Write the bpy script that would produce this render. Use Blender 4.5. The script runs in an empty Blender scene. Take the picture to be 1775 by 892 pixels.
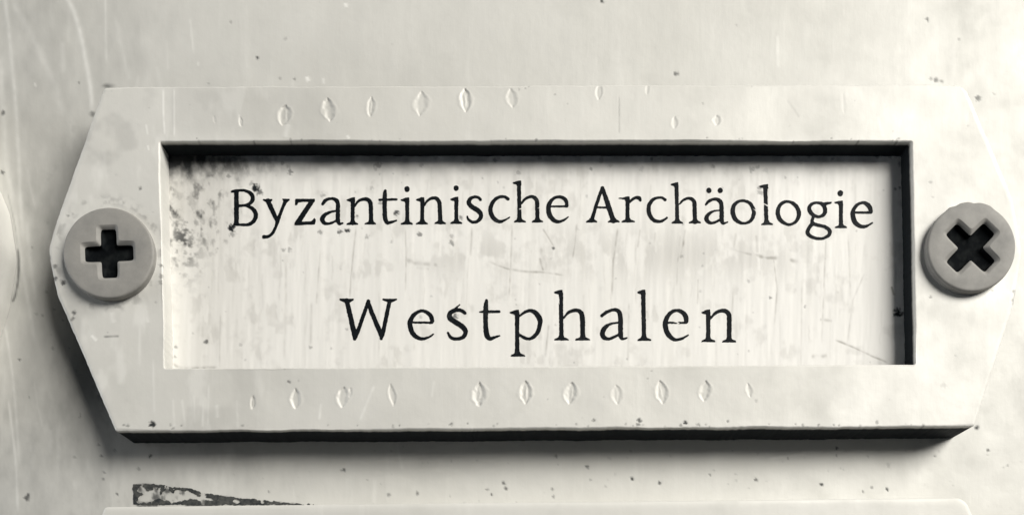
import bpy, math, random
import numpy as np

# ------------------------------------------------------------------ camera, world, lamps, exposure
scene = bpy.context.scene
COL = scene.collection
MM = 0.001
D = 60.0                    # mm, lens to panel
SC = 0.04                   # mm of panel per photo pixel
VU, VV = 870.0, 1200.0      # foot of the lens on the panel (photo pixels)

cam_data = bpy.data.cameras.new('camera')
cam = bpy.data.objects.new('camera', cam_data)
COL.objects.link(cam)
cam.location = (0, -D * MM, 0)
cam.rotation_euler = (math.radians(90), 0, 0)
cam_data.sensor_width = 36.0
cam_data.lens = 36.0 * D / (1775 * SC)
cam_data.shift_x = (887.5 - VU) / 1775
cam_data.shift_y = (VV - 446.0) / 1775
cam_data.clip_start = 0.002
cam_data.clip_end = 50.0
scene.camera = cam

world = bpy.data.worlds.new('World')
scene.world = world
world.use_nodes = True
wbg = world.node_tree.nodes['Background']
wbg.inputs['Color'].default_value = (0.42, 0.68, 1.0, 1)
wbg.inputs['Strength'].default_value = 0.02


def area(name, loc, target, sx, sy, power, color):
    l = bpy.data.lights.new(name, 'AREA')
    l.shape = 'RECTANGLE'
    l.size, l.size_y = sx * MM, sy * MM
    l.energy = power
    l.color = color
    o = bpy.data.objects.new(name, l)
    COL.objects.link(o)
    o.location = [c * MM for c in loc]
    from mathutils import Vector
    d = Vector(target) * MM - o.location
    o.rotation_euler = d.to_track_quat('-Z', 'Y').to_euler()
    return o


# centre of the nameplate is about (0, 0, 30) mm in world space
key = area('key_light', (306, -292, 236), (2, 0, 30), 320, 225, 3.86, (1.0, 0.972, 0.915))  # main soft light from the upper right, source unseen
side = area('side_light', (-200, -34, 40), (-10, 0, 30), 60, 120, 0.19, (0.96, 0.98, 1.0))  # added fill from the left to brighten the left-facing bevels

scene.view_settings.view_transform = 'Standard'
scene.view_settings.look = 'None'
scene.view_settings.exposure = 0.0
scene.view_settings.gamma = 1.0
scene.render.engine = 'CYCLES'

# ------------------------------------------------------------------ numeric helpers
rng = np.random.default_rng(11)
TABLE = rng.random((256, 256)).astype(np.float64)


def vnoise(u, v, seed=0):
    u = u + seed * 37.17
    v = v + seed * 91.73
    iu, iv = np.floor(u).astype(int), np.floor(v).astype(int)
    fu, fv = u - iu, v - iv
    fu = fu * fu * (3 - 2 * fu)
    fv = fv * fv * (3 - 2 * fv)
    a = TABLE[iu % 256, iv % 256]
    b = TABLE[(iu + 1) % 256, iv % 256]
    c = TABLE[iu % 256, (iv + 1) % 256]
    d = TABLE[(iu + 1) % 256, (iv + 1) % 256]
    return (a * (1 - fu) + b * fu) * (1 - fv) + (c * (1 - fu) + d * fu) * fv


def fbm(u, v, scale, seed=0, octv=4, sy=1.0):
    u = np.asarray(u, float) / scale
    v = np.asarray(v, float) / (scale * sy)
    s, amp, tot = 0.0, 1.0, 0.0
    for k in range(octv):
        s = s + amp * vnoise(u, v, seed + k * 3 + 1)
        tot += amp
        amp *= 0.55
        u, v = u * 2.03, v * 2.03
    return s / tot


def sstep(a, b, x):
    t = np.clip((x - a) / (b - a), 0, 1)
    return t * t * (3 - 2 * t)


def W(u, v, z):
    """a point seen at photo pixel (u, v) that stands z mm proud of the panel -> world metres"""
    k = SC * (D - z) / D
    return (u - VU) * k * MM, -z * MM, -(v - VV) * k * MM


def spots(u, v, lst, out):
    for (a, b, r, s) in lst:
        m = (np.abs(u - a) < 4 * r) & (np.abs(v - b) < 4 * r)
        if not m.any():
            continue
        uu, vv = u[m] - a, v[m] - b
        d = np.hypot(uu, vv) + (vnoise(u[m] / 2.5, v[m] / 2.5, 5) - 0.5) * r * 1.1
        out[m] = np.maximum(out[m], s * sstep(r * 1.3, r * 0.5, d))


def lines(u, v, lst, out, rag=0.5, add=False):
    for (pts, w, s) in lst:
        P = np.array(pts, float)
        for i in range(len(P) - 1):
            a, b = P[i], P[i + 1]
            lo, hi = np.minimum(a, b) - 4 * w, np.maximum(a, b) + 4 * w
            m = (u > lo[0]) & (u < hi[0]) & (v > lo[1]) & (v < hi[1])
            if not m.any():
                continue
            d = b - a
            t = np.clip(((u[m] - a[0]) * d[0] + (v[m] - a[1]) * d[1]) / (d @ d), 0, 1)
            dist = np.hypot(u[m] - a[0] - t * d[0], v[m] - a[1] - t * d[1])
            gl = (i + t) / (len(P) - 1)
            fade = sstep(0, 0.12, gl) * sstep(1.0, 0.88, gl) if len(P) > 1 else 1
            n = 1 - rag + rag * 1.6 * vnoise(u[m] / 6, v[m] / 9, 7)
            out[m] = np.maximum(out[m], s * fade * n * np.exp(-(dist / w) ** 2))


def smooth_pts(pts, n=7, closed=False):
    P = np.array(pts, float)
    m = len(P)
    if m < 3:
        return P
    out = []
    rngi = range(m if closed else m - 1)
    for i in rngi:
        if closed:
            p0, p1, p2, p3 = P[(i - 1) % m], P[i], P[(i + 1) % m], P[(i + 2) % m]
        else:
            p0, p1, p2, p3 = P[max(i - 1, 0)], P[i], P[i + 1], P[min(i + 2, m - 1)]
        for k in range(n):
            t = k / n
            out.append(0.5 * ((2 * p1) + (-p0 + p2) * t + (2 * p0 - 5 * p1 + 4 * p2 - p3) * t * t
                              + (-p0 + 3 * p1 - 3 * p2 + p3) * t ** 3))
    out.append(P[0] if closed else P[-1])
    return np.array(out)


# ------------------------------------------------------------------ mesh helpers
def link(name, me, parent=None, mat=None, kind=None):
    o = bpy.data.objects.new(name, me)
    COL.objects.link(o)
    if parent is not None:
        o.parent = parent
    if mat is not None:
        me.materials.clear()
        me.materials.append(mat)
    if kind:
        o['kind'] = kind
    return o


def tag(o, label, cat, group=None):
    o['label'] = label
    o['category'] = cat
    if group:
        o['group'] = group
    return o


def empty(name, loc):
    o = bpy.data.objects.new(name, None)
    COL.objects.link(o)
    o.location = loc
    o.empty_display_size = 0.005
    return o


def grid_mesh(name, X, Y, Z, attrs, wrap=False, smooth=True):
    """X, Y, Z: (rows, cols) arrays in metres"""
    R, Cc = X.shape
    co = np.stack([X, Y, Z], -1).reshape(-1, 3).astype(np.float32)
    idx = np.arange(R * Cc).reshape(R, Cc)
    if wrap:
        nx = np.roll(idx, -1, axis=1)
        a, b, c, d = idx[:-1], nx[:-1], nx[1:], idx[1:]
    else:
        a, b, c, d = idx[:-1, :-1], idx[:-1, 1:], idx[1:, 1:], idx[1:, :-1]
    F = np.stack([a, d, c, b], -1).reshape(-1, 4).astype(np.int32)
    me = bpy.data.meshes.new(name)
    me.vertices.add(len(co))
    me.vertices.foreach_set('co', co.ravel())
    me.loops.add(F.size)
    me.loops.foreach_set('vertex_index', F.ravel())
    me.polygons.add(len(F))
    me.polygons.foreach_set('loop_start', np.arange(0, F.size, 4, dtype=np.int32))
    me.polygons.foreach_set('loop_total', np.full(len(F), 4, dtype=np.int32))
    me.update(calc_edges=True)
    me.polygons.foreach_set('use_smooth', np.full(len(F), smooth, dtype=bool))
    for k, arr in attrs.items():
        at = me.attributes.new(k, 'FLOAT', 'POINT')
        at.data.foreach_set('value', arr.reshape(-1).astype(np.float32))
    return me


# ------------------------------------------------------------------ materials
def nodes(name):
    m = bpy.data.materials.new(name)
    m.use_nodes = True
    nt = m.node_tree
    return m, nt, nt.nodes, nt.links, nt.nodes['Principled BSDF']


def noise(N, L, vec, scale, detail=4, rough=0.55):
    n = N.new('ShaderNodeTexNoise')
    n.inputs['Scale'].default_value = scale
    n.inputs['Detail'].default_value = detail
    n.inputs['Roughness'].default_value = rough
    L.new(vec, n.inputs['Vector'])
    return n.outputs['Fac']


def mapping(N, L, sc):
    tc = N.new('ShaderNodeTexCoord')
    mp = N.new('ShaderNodeMapping')
    mp.inputs['Scale'].default_value = sc
    L.new(tc.outputs['Object'], mp.inputs['Vector'])
    return mp.outputs['Vector']


def attr(N, name):
    a = N.new('ShaderNodeAttribute')
    a.attribute_name = name
    return a.outputs['Fac']


def mixc(N, L, fac, a, b):
    m = N.new('ShaderNodeMix')
    m.data_type = 'RGBA'
    for sock, val in ((m.inputs[0], fac), (m.inputs[6], a), (m.inputs[7], b)):
        if isinstance(val, (int, float)):
            sock.default_value = val
        elif isinstance(val, tuple):
            sock.default_value = val
        else:
            L.new(val, sock)
    return m.outputs[2]


def rng_map(N, L, val, a, b, c, d):
    m = N.new('ShaderNodeMapRange')
    m.inputs[1].default_value, m.inputs[2].default_value = a, b
    m.inputs[3].default_value, m.inputs[4].default_value = c, d
    L.new(val, m.inputs[0])
    return m.outputs[0]


def bump(N, L, h, dist, strength, prev=None):
    b = N.new('ShaderNodeBump')
    b.inputs['Distance'].default_value = dist
    b.inputs['Strength'].default_value = strength
    L.new(h, b.inputs['Height'])
    if prev is not None:
        L.new(prev, b.inputs['Normal'])
    return b.outputs['Normal']


def paint_material(name, c0, c1, rough, metal=0.18, with_attr=True):
    m, nt, N, L, bs = nodes(name)
    vec = mapping(N, L, (1, 1, 1))
    vst = mapping(N, L, (1, 1, 0.12))
    big = noise(N, L, vec, 55, 5, 0.6)
    mid = noise(N, L, vec, 260, 5, 0.6)
    strk = noise(N, L, vst, 700, 4, 0.6)
    fine = noise(N, L, vec, 2600, 3, 0.6)
    col = mixc(N, L, rng_map(N, L, big, 0.35, 0.68, 0, 1), c0, c1)
    grime = rng_map(N, L, mid, 0.56, 0.80, 0, 0.30)
    col = mixc(N, L, grime, col, (c1[0] * 0.72, c1[1] * 0.73, c1[2] * 0.72, 1))
    col = mixc(N, L, rng_map(N, L, strk, 0.58, 0.78, 0, 0.22), col, (0.87, 0.86, 0.82, 1))
    if with_attr:
        col = mixc(N, L, attr(N, 'scuff'), col, (0.90, 0.89, 0.85, 1))
        col = mixc(N, L, attr(N, 'dirt_shade'), col, (0.009, 0.012, 0.015, 1))
    L.new(col, bs.inputs['Base Color'])
    r = rng_map(N, L, mid, 0.3, 0.7, rough - 0.07, rough + 0.10)
    L.new(r, bs.inputs['Roughness'])
    bs.inputs['Metallic'].default_value = metal
    if with_attr:
        L.new(rng_map(N, L, attr(N, 'dirt_shade'), 0, 0.9, 0.30, 0.03), bs.inputs['Specular IOR Level'])
    n1 = bump(N, L, mid, 0.00012, 0.22)
    n2 = bump(N, L, strk, 0.000035, 0.5, n1)
    n3 = bump(N, L, fine, 0.000012, 0.55, n2)
    L.new(n3, bs.inputs['Normal'])
    return m


M_WALL = paint_material('panel_paint', (0.67, 0.662, 0.625, 1), (0.575, 0.567, 0.53, 1), 0.60)
M_PLATE = paint_material('plate_paint', (0.70, 0.69, 0.652, 1), (0.62, 0.61, 0.57, 1), 0.60)


def screw_material(name, c):
    m, nt, N, L, bs = nodes(name)
    vec = mapping(N, L, (1, 1, 1))
    a = noise(N, L, vec, 700, 5, 0.65)
    b = noise(N, L, vec, 4200, 4, 0.6)
    col = mixc(N, L, rng_map(N, L, a, 0.35, 0.7, 0, 1), (c[0], c[1], c[2], 1), (c[0] * 0.78, c[1] * 0.79, c[2] * 0.80, 1))
    L.new(col, bs.inputs['Base Color'])
    bs.inputs['Metallic'].default_value = 0.0
    bs.inputs['Specular IOR Level'].default_value = 0.18
    L.new(rng_map(N, L, a, 0.3, 0.7, 0.52, 0.66), bs.inputs['Roughness'])
    n1 = bump(N, L, a, 0.00006, 0.25)
    L.new(bump(N, L, b, 0.000015, 0.4, n1), bs.inputs['Normal'])
    return m


M_SCREW = screw_material('zinc_screw', (0.31, 0.30, 0.28))
m, nt, N, L, bs = nodes('dark_recess')  # near-black lining of the screw's cross recess
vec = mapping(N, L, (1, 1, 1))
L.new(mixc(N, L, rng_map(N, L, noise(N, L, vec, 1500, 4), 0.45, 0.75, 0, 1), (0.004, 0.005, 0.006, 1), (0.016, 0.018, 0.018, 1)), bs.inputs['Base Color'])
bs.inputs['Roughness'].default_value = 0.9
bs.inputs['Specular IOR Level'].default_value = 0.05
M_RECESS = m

# card: off-white laminated paper with fine vertical fibre streaks
m, nt, N, L, bs = nodes('aged_card')
vec = mapping(N, L, (1, 1, 1))
vst = mapping(N, L, (1, 1, 0.06))
a = noise(N, L, vec, 90, 5, 0.6)
s = noise(N, L, vst, 850, 3, 0.55)
f = noise(N, L, vec, 2600, 3, 0.6)
col = mixc(N, L, rng_map(N, L, a, 0.35, 0.7, 0, 1), (0.83, 0.815, 0.778, 1), (0.79, 0.775, 0.735, 1))
col = mixc(N, L, rng_map(N, L, s, 0.48, 0.74, 0, 0.25), col, (0.57, 0.555, 0.51, 1))
col = mixc(N, L, attr(N, 'stain'), col, (0.26, 0.245, 0.215, 1))
col = mixc(N, L, attr(N, 'dirt_shade'), col, (0.010, 0.013, 0.016, 1))
L.new(col, bs.inputs['Base Color'])
bs.inputs['Roughness'].default_value = 0.55
bs.inputs['Specular IOR Level'].default_value = 0.35
n1 = bump(N, L, s, 0.00003, 0.25)
L.new(bump(N, L, f, 0.00001, 0.3, n1), bs.inputs['Normal'])
M_CARD = m

m, nt, N, L, bs = nodes('black_ink')
vec = mapping(N, L, (1, 1, 1))
a = noise(N, L, vec, 1100, 5, 0.7)
col = mixc(N, L, rng_map(N, L, a, 0.58, 0.80, 0, 0.8), (0.004, 0.006, 0.008, 1), (0.05, 0.055, 0.056, 1))
L.new(col, bs.inputs['Base Color'])
bs.inputs['Roughness'].default_value = 0.6
bs.inputs['Specular IOR Level'].default_value = 0.10
M_INK = m

m, nt, N, L, bs = nodes('tarry_residue')
vec = mapping(N, L, (1, 1, 1))
a = noise(N, L, vec, 1400, 5, 0.7)
L.new(mixc(N, L, rng_map(N, L, a, 0.4, 0.75, 0, 1), (0.012, 0.015, 0.017, 1), (0.11, 0.11, 0.10, 1)), bs.inputs['Base Color'])
bs.inputs['Roughness'].default_value = 0.6
M_TAR = m


# ------------------------------------------------------------------ the panel (wall)
def axis(lo, hi, step, far):
    core = np.arange(lo, hi + step * 0.5, step)
    out_l, out_r, p, q, st = [], [], core[0], core[-1], step
    while p > lo - far:
        st *= 1.35
        p -= st
        q += st
        out_l.append(p)
        out_r.append(q)
    return np.concatenate([out_l[::-1], core, out_r])


us = axis(-60, 1835, 2.4, 7000)
vs = axis(-50, 900, 2.4, 7000)
U, V = np.meshgrid(us, vs)
U, V = U.astype(float), V.astype(float)
h = (fbm(U, V, 420, 2, 3) - 0.5) * 0.10 + (fbm(U, V, 70, 14, 3, 2.4) - 0.5) * 0.040 + (fbm(U, V, 26, 9, 3) - 0.5) * 0.014      # mm, slightly wavy sheet
dirt_shade = np.zeros_like(U)
scuff = np.zeros_like(U)
rs = random.Random(5)
wall_scuffs = [
    (smooth_pts([(104, -20), (122, 8), (137, 50), (148, 105), (156, 150), (159, 200)]), 4.2, 0.62),
    (smooth_pts([(6, -20), (13, 40), (20, 110), (28, 200), (33, 300), (40, 430)]), 3.6, 0.50),
    (smooth_pts([(20, 0), (45, 45), (70, 95), (95, 150), (110, 210)]), 6.0, 0.26),
    ([(182, -10), (184, 112)], 2.0, 0.42),
    ([(108, 70), (109, 130)], 4.0, 0.24),
    (smooth_pts([(200, 30), (208, 70), (219, 120), (224, 138)]), 3.5, 0.20),
    ([(329, 30), (336, 96)], 2.0, 0.34), ([(289, 70), (291, 125)], 2.0, 0.20),
    (smooth_pts([(0, 90), (4, 190), (12, 290), (24, 352)]), 5.0, 0.40),
    (smooth_pts([(14, 690), (20, 740), (27, 800), (31, 892)]), 2.2, 0.50),
    (smooth_pts([(8, 560), (20, 640), (26, 700), (34, 808)]), 2.2, 0.42),
    (smooth_pts([(26, 360), (34, 430), (48, 520), (62, 600)]), 3.5, 0.30),
    (smooth_pts([(45, 380), (52, 450), (62, 520)]), 4.0, 0.28),
    ([(598, 6), (601, 14)], 3.5, 0.7), ([(59, 144), (62, 150)], 2.0, 0.7), ([(531, 133), (535, 142)], 3.4, 0.8),
    ([(343, 108), (344, 114)], 2.0, 0.5), ([(560, 136), (561, 146)], 2.0, 0.5),
    ([(1347, 60), (1348, 120)], 2.0, 0.3), ([(1330, 795), (1400, 785)], 2.5, 0.3),
]
for _ in range(38):                                   # faint hairline rub marks
    x, y = rs.uniform(-20, 700), rs.uniform(-20, 880)
    l, k = rs.uniform(25, 110), rs.uniform(-0.16, 0.2)
    wall_scuffs.append(([(x, y), (x + k * l * 0.5, y + l * 0.5), (x + k * l * 1.2, y + l)], rs.uniform(1.6, 4), rs.uniform(0.08, 0.22)))
lines(U, V, wall_scuffs, scuff, 0.35)
lines(U, V, [(smooth_pts([(30, 425), (32, 455), (31, 485), (26, 512), (20, 524)]), 2.6, .8), ([(0, 527), (16, 527)], 3.0, .8), (smooth_pts([(12, 330), (20, 365), (27, 400), (30, 430)]), 1.8, .35)], dirt_shade, 0.3)
wall_spots = [(446, 100, 2.6, .85), (400, 38, 3, .35), (137, 143, 2.4, .5), (4, 195, 4, .75), (4, 298, 4, .7), (160, 196, 4, .55),
              (1043, 3, 3.4, .9), (1172, 128, 4, .65), (1607, 34, 3.5, .6), (1662, 68, 2.4, .3), (1622, 139, 4.4, .6), (1632, 141, 3.2, .6),
              (1614, 137, 3.2, .4), (1695, 171, 4.8, .6), (1723, 163, 2.4, .3), (1348, 150, 3, .3), (1694, 741, 4.4, .85),
              (34, 622, 2.8, .7), (50, 687, 2.6, .5), (46, 862, 5.2, .8), (48, 856, 3, .9), (138, 722, 2.6, .55), (171, 770, 3, .5),
              (175, 789, 3, .55), (198, 779, 3, .5), (200, 781, 2.5, .5), (180, 818, 3, .5), (178, 829, 2.5, .55), (240, 812, 3, .45),
              (260, 790, 4, .8), (203, 855, 2.5, .7), (380, 763, 4, .35), (594, 814, 3.6, .7), (636, 831, 2.6, .35), (467, 852, 2.6, .5),
              (674, 857, 3.6, .5), (724, 854, 3.2, .6), (844, 847, 3, .5), (852, 857, 3, .8), (873, 837, 3, .7), (877, 846, 3.2, .7),
              (1018, 808, 3.6, .65), (1024, 831, 2.4, .35), (1096, 829, 3.2, .9), (1143, 836, 3.2, .8), (1311, 831, 3.6, .8), (1424, 839, 2.8, .9),
              (1496, 852, 2.4, .6), (1510, 844, 2.6, .5), (1538, 847, 3.2, .8), (1713, 780, 2.8, .7), (958, 847, 2.4, .5), (960, 860, 2.8, .5),
              (964, 790, 3, .5), (1231, 822, 2.2, .5), (1366, 793, 2.2, .4), (1450, 777, 2.6, .8), (1450, 789, 2.0, .5), (1620, 789, 2.2, .6),
              (1275, 821, 2.6, .25), (1746, 806, 2.2, .4), (495, 68, 3, .25), (362, 144, 2.6, .35), (485, 136, 2.6, .4), (511, 137, 2.6, .55),
              (1050, 842, 3, .2), (1276, 832, 3, .2), (1540, 805, 4, .2), (1378, 157, 2.2, .2), (56, 428, 3.4, .5), (83, 386, 3, .35)]
for _ in range(95):
    wall_spots.append((rs.uniform(-20, 1790), rs.uniform(765, 880), rs.uniform(1.2, 2.3), rs.uniform(.06, .28)))
for _ in range(60):
    wall_spots.append((rs.uniform(-20, 1790), rs.uniform(-20, 880), rs.uniform(1.3, 2.4), rs.uniform(.06, .28)))
for _ in range(34):
    t = rs.random()
    wall_spots.append((90 + 100 * t + rs.gauss(-14, 14), 520 + 240 * t + rs.gauss(0, 20), rs.uniform(1.6, 3.2), rs.uniform(.12, .45)))
spots(U, V, wall_spots, dirt_shade)
# mottled grime along the plate's edges; the lower-left band mostly paints its shadow
mk = fbm(U, V, 14, 21, 4)
g = np.exp(-((U - (88 + (V - 440) * 0.36)) / 26) ** 2) * sstep(470, 600, V) * sstep(800, 720, V)
dirt_shade = np.maximum(dirt_shade, 0.34 * g * sstep(.40, .70, mk))
g = np.exp(-((U - (96 + (330 - V) * 0.40 - 16)) / 16) ** 2) * sstep(170, 230, V) * sstep(390, 340, V)
dirt_shade = np.maximum(dirt_shade, 0.22 * g * sstep(.35, .7, mk))
g = np.exp(-((V - 800) / 40) ** 2) * sstep(120, 240, U) * sstep(1150, 600, U)
dirt_shade = np.maximum(dirt_shade, 0.10 * g * sstep(.4, .7, fbm(U, V, 60, 3, 4, 0.3)))
for cu, cv, a_, b_ in ((187, 149, 11, 4.5), (160, 198, 6, 5), (215, 868, 28, 8), (70, 870, 60, 14)):
    g = np.exp(-((U - cu) / a_) ** 2 - ((V - cv) / b_) ** 2)
    dirt_shade = np.maximum(dirt_shade, (0.7 if a_ < 20 else 0.2) * g * (0.5 + fbm(U, V, 5, 4, 3)))
film = sstep(640, -40, U + 0.35 * (300 - V)) * (0.10 + 0.9 * fbm(U, V, 75, 23, 5, 1.6) * fbm(U, V, 16, 24, 4, 2.5) * 1.6)
dirt_shade = np.maximum(dirt_shade, 0.36 * film)
tv = np.interp(U, [222, 231, 250, 266, 300, 332, 352, 400, 440, 480, 532], [840, 839, 837, 838, 843, 846, 854, 860, 864, 869, 873])
inw = sstep(-2, 2, V - tv) * sstep(229, 233, U) * sstep(535, 515, U)
dirt_shade = np.maximum(dirt_shade, inw * (0.22 + 0.6 * sstep(.45, .7, fbm(U, V, 12, 91, 4))))
h = h - dirt_shade * 0.012 + scuff * 0.012
X, Y, Z = W(U, V, 0 * U)
wall = link('wall', grid_mesh('wall', X, Y - h * MM, Z, {'dirt_shade': dirt_shade, 'scuff': scuff}), None, M_WALL, 'structure')

# ------------------------------------------------------------------ plate
HP = 2.65          # mm, face of the plate above the panel
CZ = 1.15          # mm, face of the card


def rounded(poly):
    """poly: [(u, v, r, marker)] -> points, indices of marked corners"""
    pts, marks = [], []
    n = len(poly)
    for i, (x, y, r, mk_) in enumerate(poly):
        p = np.array([x, y], float)
        a = np.array(poly[i - 1][:2], float) - p
        b = np.array(poly[(i + 1) % n][:2], float) - p
        la, lb = np.linalg.norm(a), np.linalg.norm(b)
        a, b = a / la, b / lb
        ang = math.acos(np.clip(a @ b, -1, 1))
        t = min(r / math.tan(ang / 2), la * 0.48, lb * 0.48)
        r2 = t * math.tan(ang / 2)
        c = p + (a + b) / np.linalg.norm(a + b) * r2 / math.sin(ang / 2)
        p0, p1 = p + a * t, p + b * t
        a0 = math.atan2(*(p0 - c)[::-1])
        a1 = math.atan2(*(p1 - c)[::-1])
        d = (a1 - a0 + math.pi) % (2 * math.pi) - math.pi
        k = 12
        for j in range(k + 1):
            if mk_ and j == k // 2:
                marks.append(len(pts))
            w = a0 + d * j / k
            pts.append(c + r2 * np.array([math.cos(w), math.sin(w)]))
    return np.array(pts), marks


def sections(pts, marks, ns):
    out = []
    n = len(pts)
    for s_ in range(4):
        i0, i1 = marks[s_], marks[(s_ + 1) % 4]
        if i1 <= i0:
            i1 += n
        seg = np.array([pts[i % n] for i in range(i0, i1 + 1)])
        L_ = np.concatenate([[0], np.cumsum(np.linalg.norm(np.diff(seg, axis=0), axis=1))])
        t = np.linspace(0, L_[-1], ns[s_] + 1)[:-1]
        out.append(np.stack([np.interp(t, L_, seg[:, 0]), np.interp(t, L_, seg[:, 1])], -1))
    return np.concatenate(out)


def normals2(P):
    T = np.roll(P, -1, axis=0) - np.roll(P, 1, axis=0)
    T /= np.linalg.norm(T, axis=1)[:, None]
    return np.stack([T[:, 1], -T[:, 0]], -1)      # points outward for a clockwise (image) loop


OUT = [(180, 151, 6, 1), (1672, 146, 26, 1), (1759, 352, 90, 0), (1772, 436, 90, 0), (1757, 530, 90, 0), (1689, 739, 7, 1),
       (201, 747, 7, 1), (99, 512, 70, 0), (82, 432, 60, 0), (113, 338, 90, 0)]
INN = [(277, 246, 3.0, 1), (1580, 246, 3.0, 1), (1587, 631, 3.0, 1), (285, 638, 3.0, 1)]

DENTS = [(418, 212, 8, 18, .5), (493, 200, 24, 36, 1), (570, 192, 24, 42, 1), (643, 186, 15, 36, .75), (730, 180, 27, 44, 1), (807, 174, 21, 42, 1),
         (887, 171, 20, 34, .8), (1038, 160, 14, 30, 1), (1122, 155, 9, 20, .5), (1169, 214, 13, 22, .8), (1242, 210, 16, 18, .7),
         (438, 697, 10, 24, .8), (512, 690, 19, 36, .9), (594, 688, 22, 36, .9), (607, 680, 8, 18, .5), (680, 684, 14, 40, 1), (831, 683, 25, 42, 1),
         (911, 680, 22, 40, 1), (989, 681, 23, 38, 1), (1069, 684, 20, 34, .75), (1147, 679, 22, 40, 1), (1222, 677, 21, 36, 1),
         (1298, 676, 12, 26, .55), (372, 208, 6, 14, .3), (1462, 180, 8, 40, .25)]


def plate_relief(u, v):
    z = (fbm(u, v, 300, 31, 3) - 0.5) * 0.26 + (fbm(u, v, 120, 37, 2, 0.8) - 0.5) * 0.09 + (fbm(u, v, 40, 33, 3) - 0.5) * 0.020
    for i, (a, b, w, hh, s_) in enumerate(DENTS):
        m_ = (np.abs(u - a) < w * 1.4) & (np.abs(v - b) < hh * 1.1)
        if not m_.any():
            continue
        r_ = random.Random(i)
        lean = r_.uniform(-0.16, 0.16)
        x = (u[m_] - a - lean * (v[m_] - b)) / (w * 0.5)
        y = (v[m_] - b) / (hh * 0.5)
        half = np.clip(1 - np.abs(y) ** r_.uniform(1.8, 2.7), 0, 1)
        x = x + (vnoise(u[m_] / 5, v[m_] / 5, i) - 0.5) * 0.25
        q = np.abs(x) / np.maximum(half, 0.05)
        bowl = sstep(1.0, r_.uniform(0.10, 0.5), q) * (half > 0)
        rim = np.exp(-((q - 1.12) / 0.22) ** 2) * (np.abs(y) < 1.05) * np.clip(half * 3, 0, 1)
        ridge = np.exp(-((x + r_.uniform(-.2, .2)) / 0.16) ** 2) * np.clip(1 - (y * 1.5) ** 2, 0, 1) * r_.choice([0, .5, .8])
        z[m_] += s_ * MDENT * (1.0 if a < 1000 else 0.72) * r_.uniform(.6, 1.1) * (-bowl + 0.18 * rim + ridge * 0.6)
    return z


MDENT = 0.072
PL_SCUFF = [([(283, 150), (283.5, 200), (286, 238)], 1.7, .75), ([(302, 150), (302, 240)], 1.5, .75), ([(253, 215), (256, 235)], 1.7, .6),
            ([(256, 252), (258, 262)], 1.8, .6), ([(414, 198), (416, 222)], 2.4, .5), ([(500, 215), (495, 240)], 5, .35),
            ([(556, 698), (553, 728)], 2, .5), ([(650, 665), (622, 732)], 2.4, .34), ([(752, 660), (748, 690)], 2.2, .3),
            ([(315, 690), (322, 742)], 2.2, .4), ([(336, 680), (338, 735)], 1.8, .4), ([(352, 690), (351, 742)], 2.2, .45), ([(362, 660), (360, 742)], 1.8, .35),
            ([(300, 690), (303, 744)], 1.8, .35), ([(243, 480), (241, 640)], 2.5, .28), ([(193, 540), (197, 560)], 4, .35),
            ([(157, 580), (168, 590)], 3, .8), ([(252, 535), (256, 560)], 3, .4), ([(1073, 160), (1072, 236)], 1.2, 0), ([(601, 236), (606, 242)], 2.5, .7),
            ([(375, 700), (377, 725)], 3, .4), ([(1520, 200), (1530, 240)], 3, .2), ([(265, 620), (268, 720)], 2, .3), ([(410, 690), (412, 744)], 2, .3)]
PL_LINES = [([(178, 583), (207, 582)], 1.8, .55), ([(1073, 165), (1073, 235)], 1.0, .30), ([(128, 548), (122, 556)], 3, .6),
            ([(1363, 172), (1377, 190), (1386, 205)], 2, .14), ([(1763, 500), (1757, 530)], 3.2, .45), ([(1611, 140), (1640, 141)], 2, .3)]
PL_SPOTS = [(264, 735, 5.5, .95), (243, 327, 3, .6), (500, 660, 3.4, .65), (517, 659, 2, .2), (279, 460, 4, .55), (279, 478, 4, .4), (278, 490, 4, .35),
            (96, 482, 4, .7), (109, 489, 4.2, .8), (84, 445, 4, .5), (96, 461, 4, .6), (127, 541, 4.2, .75), (118, 375, 2.2, .6),
            (1029, 729, 3.4, .55), (1108, 728, 4.2, .75), (1106, 735, 3.5, .6), (1188, 732, 3.6, .85), (1261, 731, 2.6, .5), (1520, 732, 3, .4), (1332, 735, 2.4, .3),
            (1378, 735, 2, .4), (1600, 737, 2.6, .4), (1613, 514, 2.6, .45), (1621, 386, 3, .35), (1612, 316, 3.2, .25), (984, 181, 2, .2), (1218, 180, 2.4, .25),
            (1310, 695, 3, .2), (1720, 504, 2.6, .3), (1757, 505, 4, .5), (1757, 520, 3.4, .4), (1610, 430, 3, .2), (1636, 668, 5, .14),
            (222, 738, 3, .5), (300, 742, 3, .4), (420, 737, 3, .4), (1210, 735, 2.4, .4), (900, 156, 2.6, .25), (910, 155, 2, .3)]
for _ in range(60):
    PL_SPOTS.append((rs.uniform(100, 1750), rs.uniform(150, 740), rs.uniform(1.3, 2.3), rs.uniform(.06, .3)))
for _ in range(36):
    PL_SPOTS.append((rs.uniform(210, 1680), rs.uniform(734, 739), rs.uniform(1.5, 3), rs.uniform(.15, .6)))
for _ in range(22):
    PL_SPOTS.append((rs.uniform(300, 1560), rs.uniform(240, 246), rs.uniform(1.5, 2.6), rs.uniform(.1, .5)))


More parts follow.
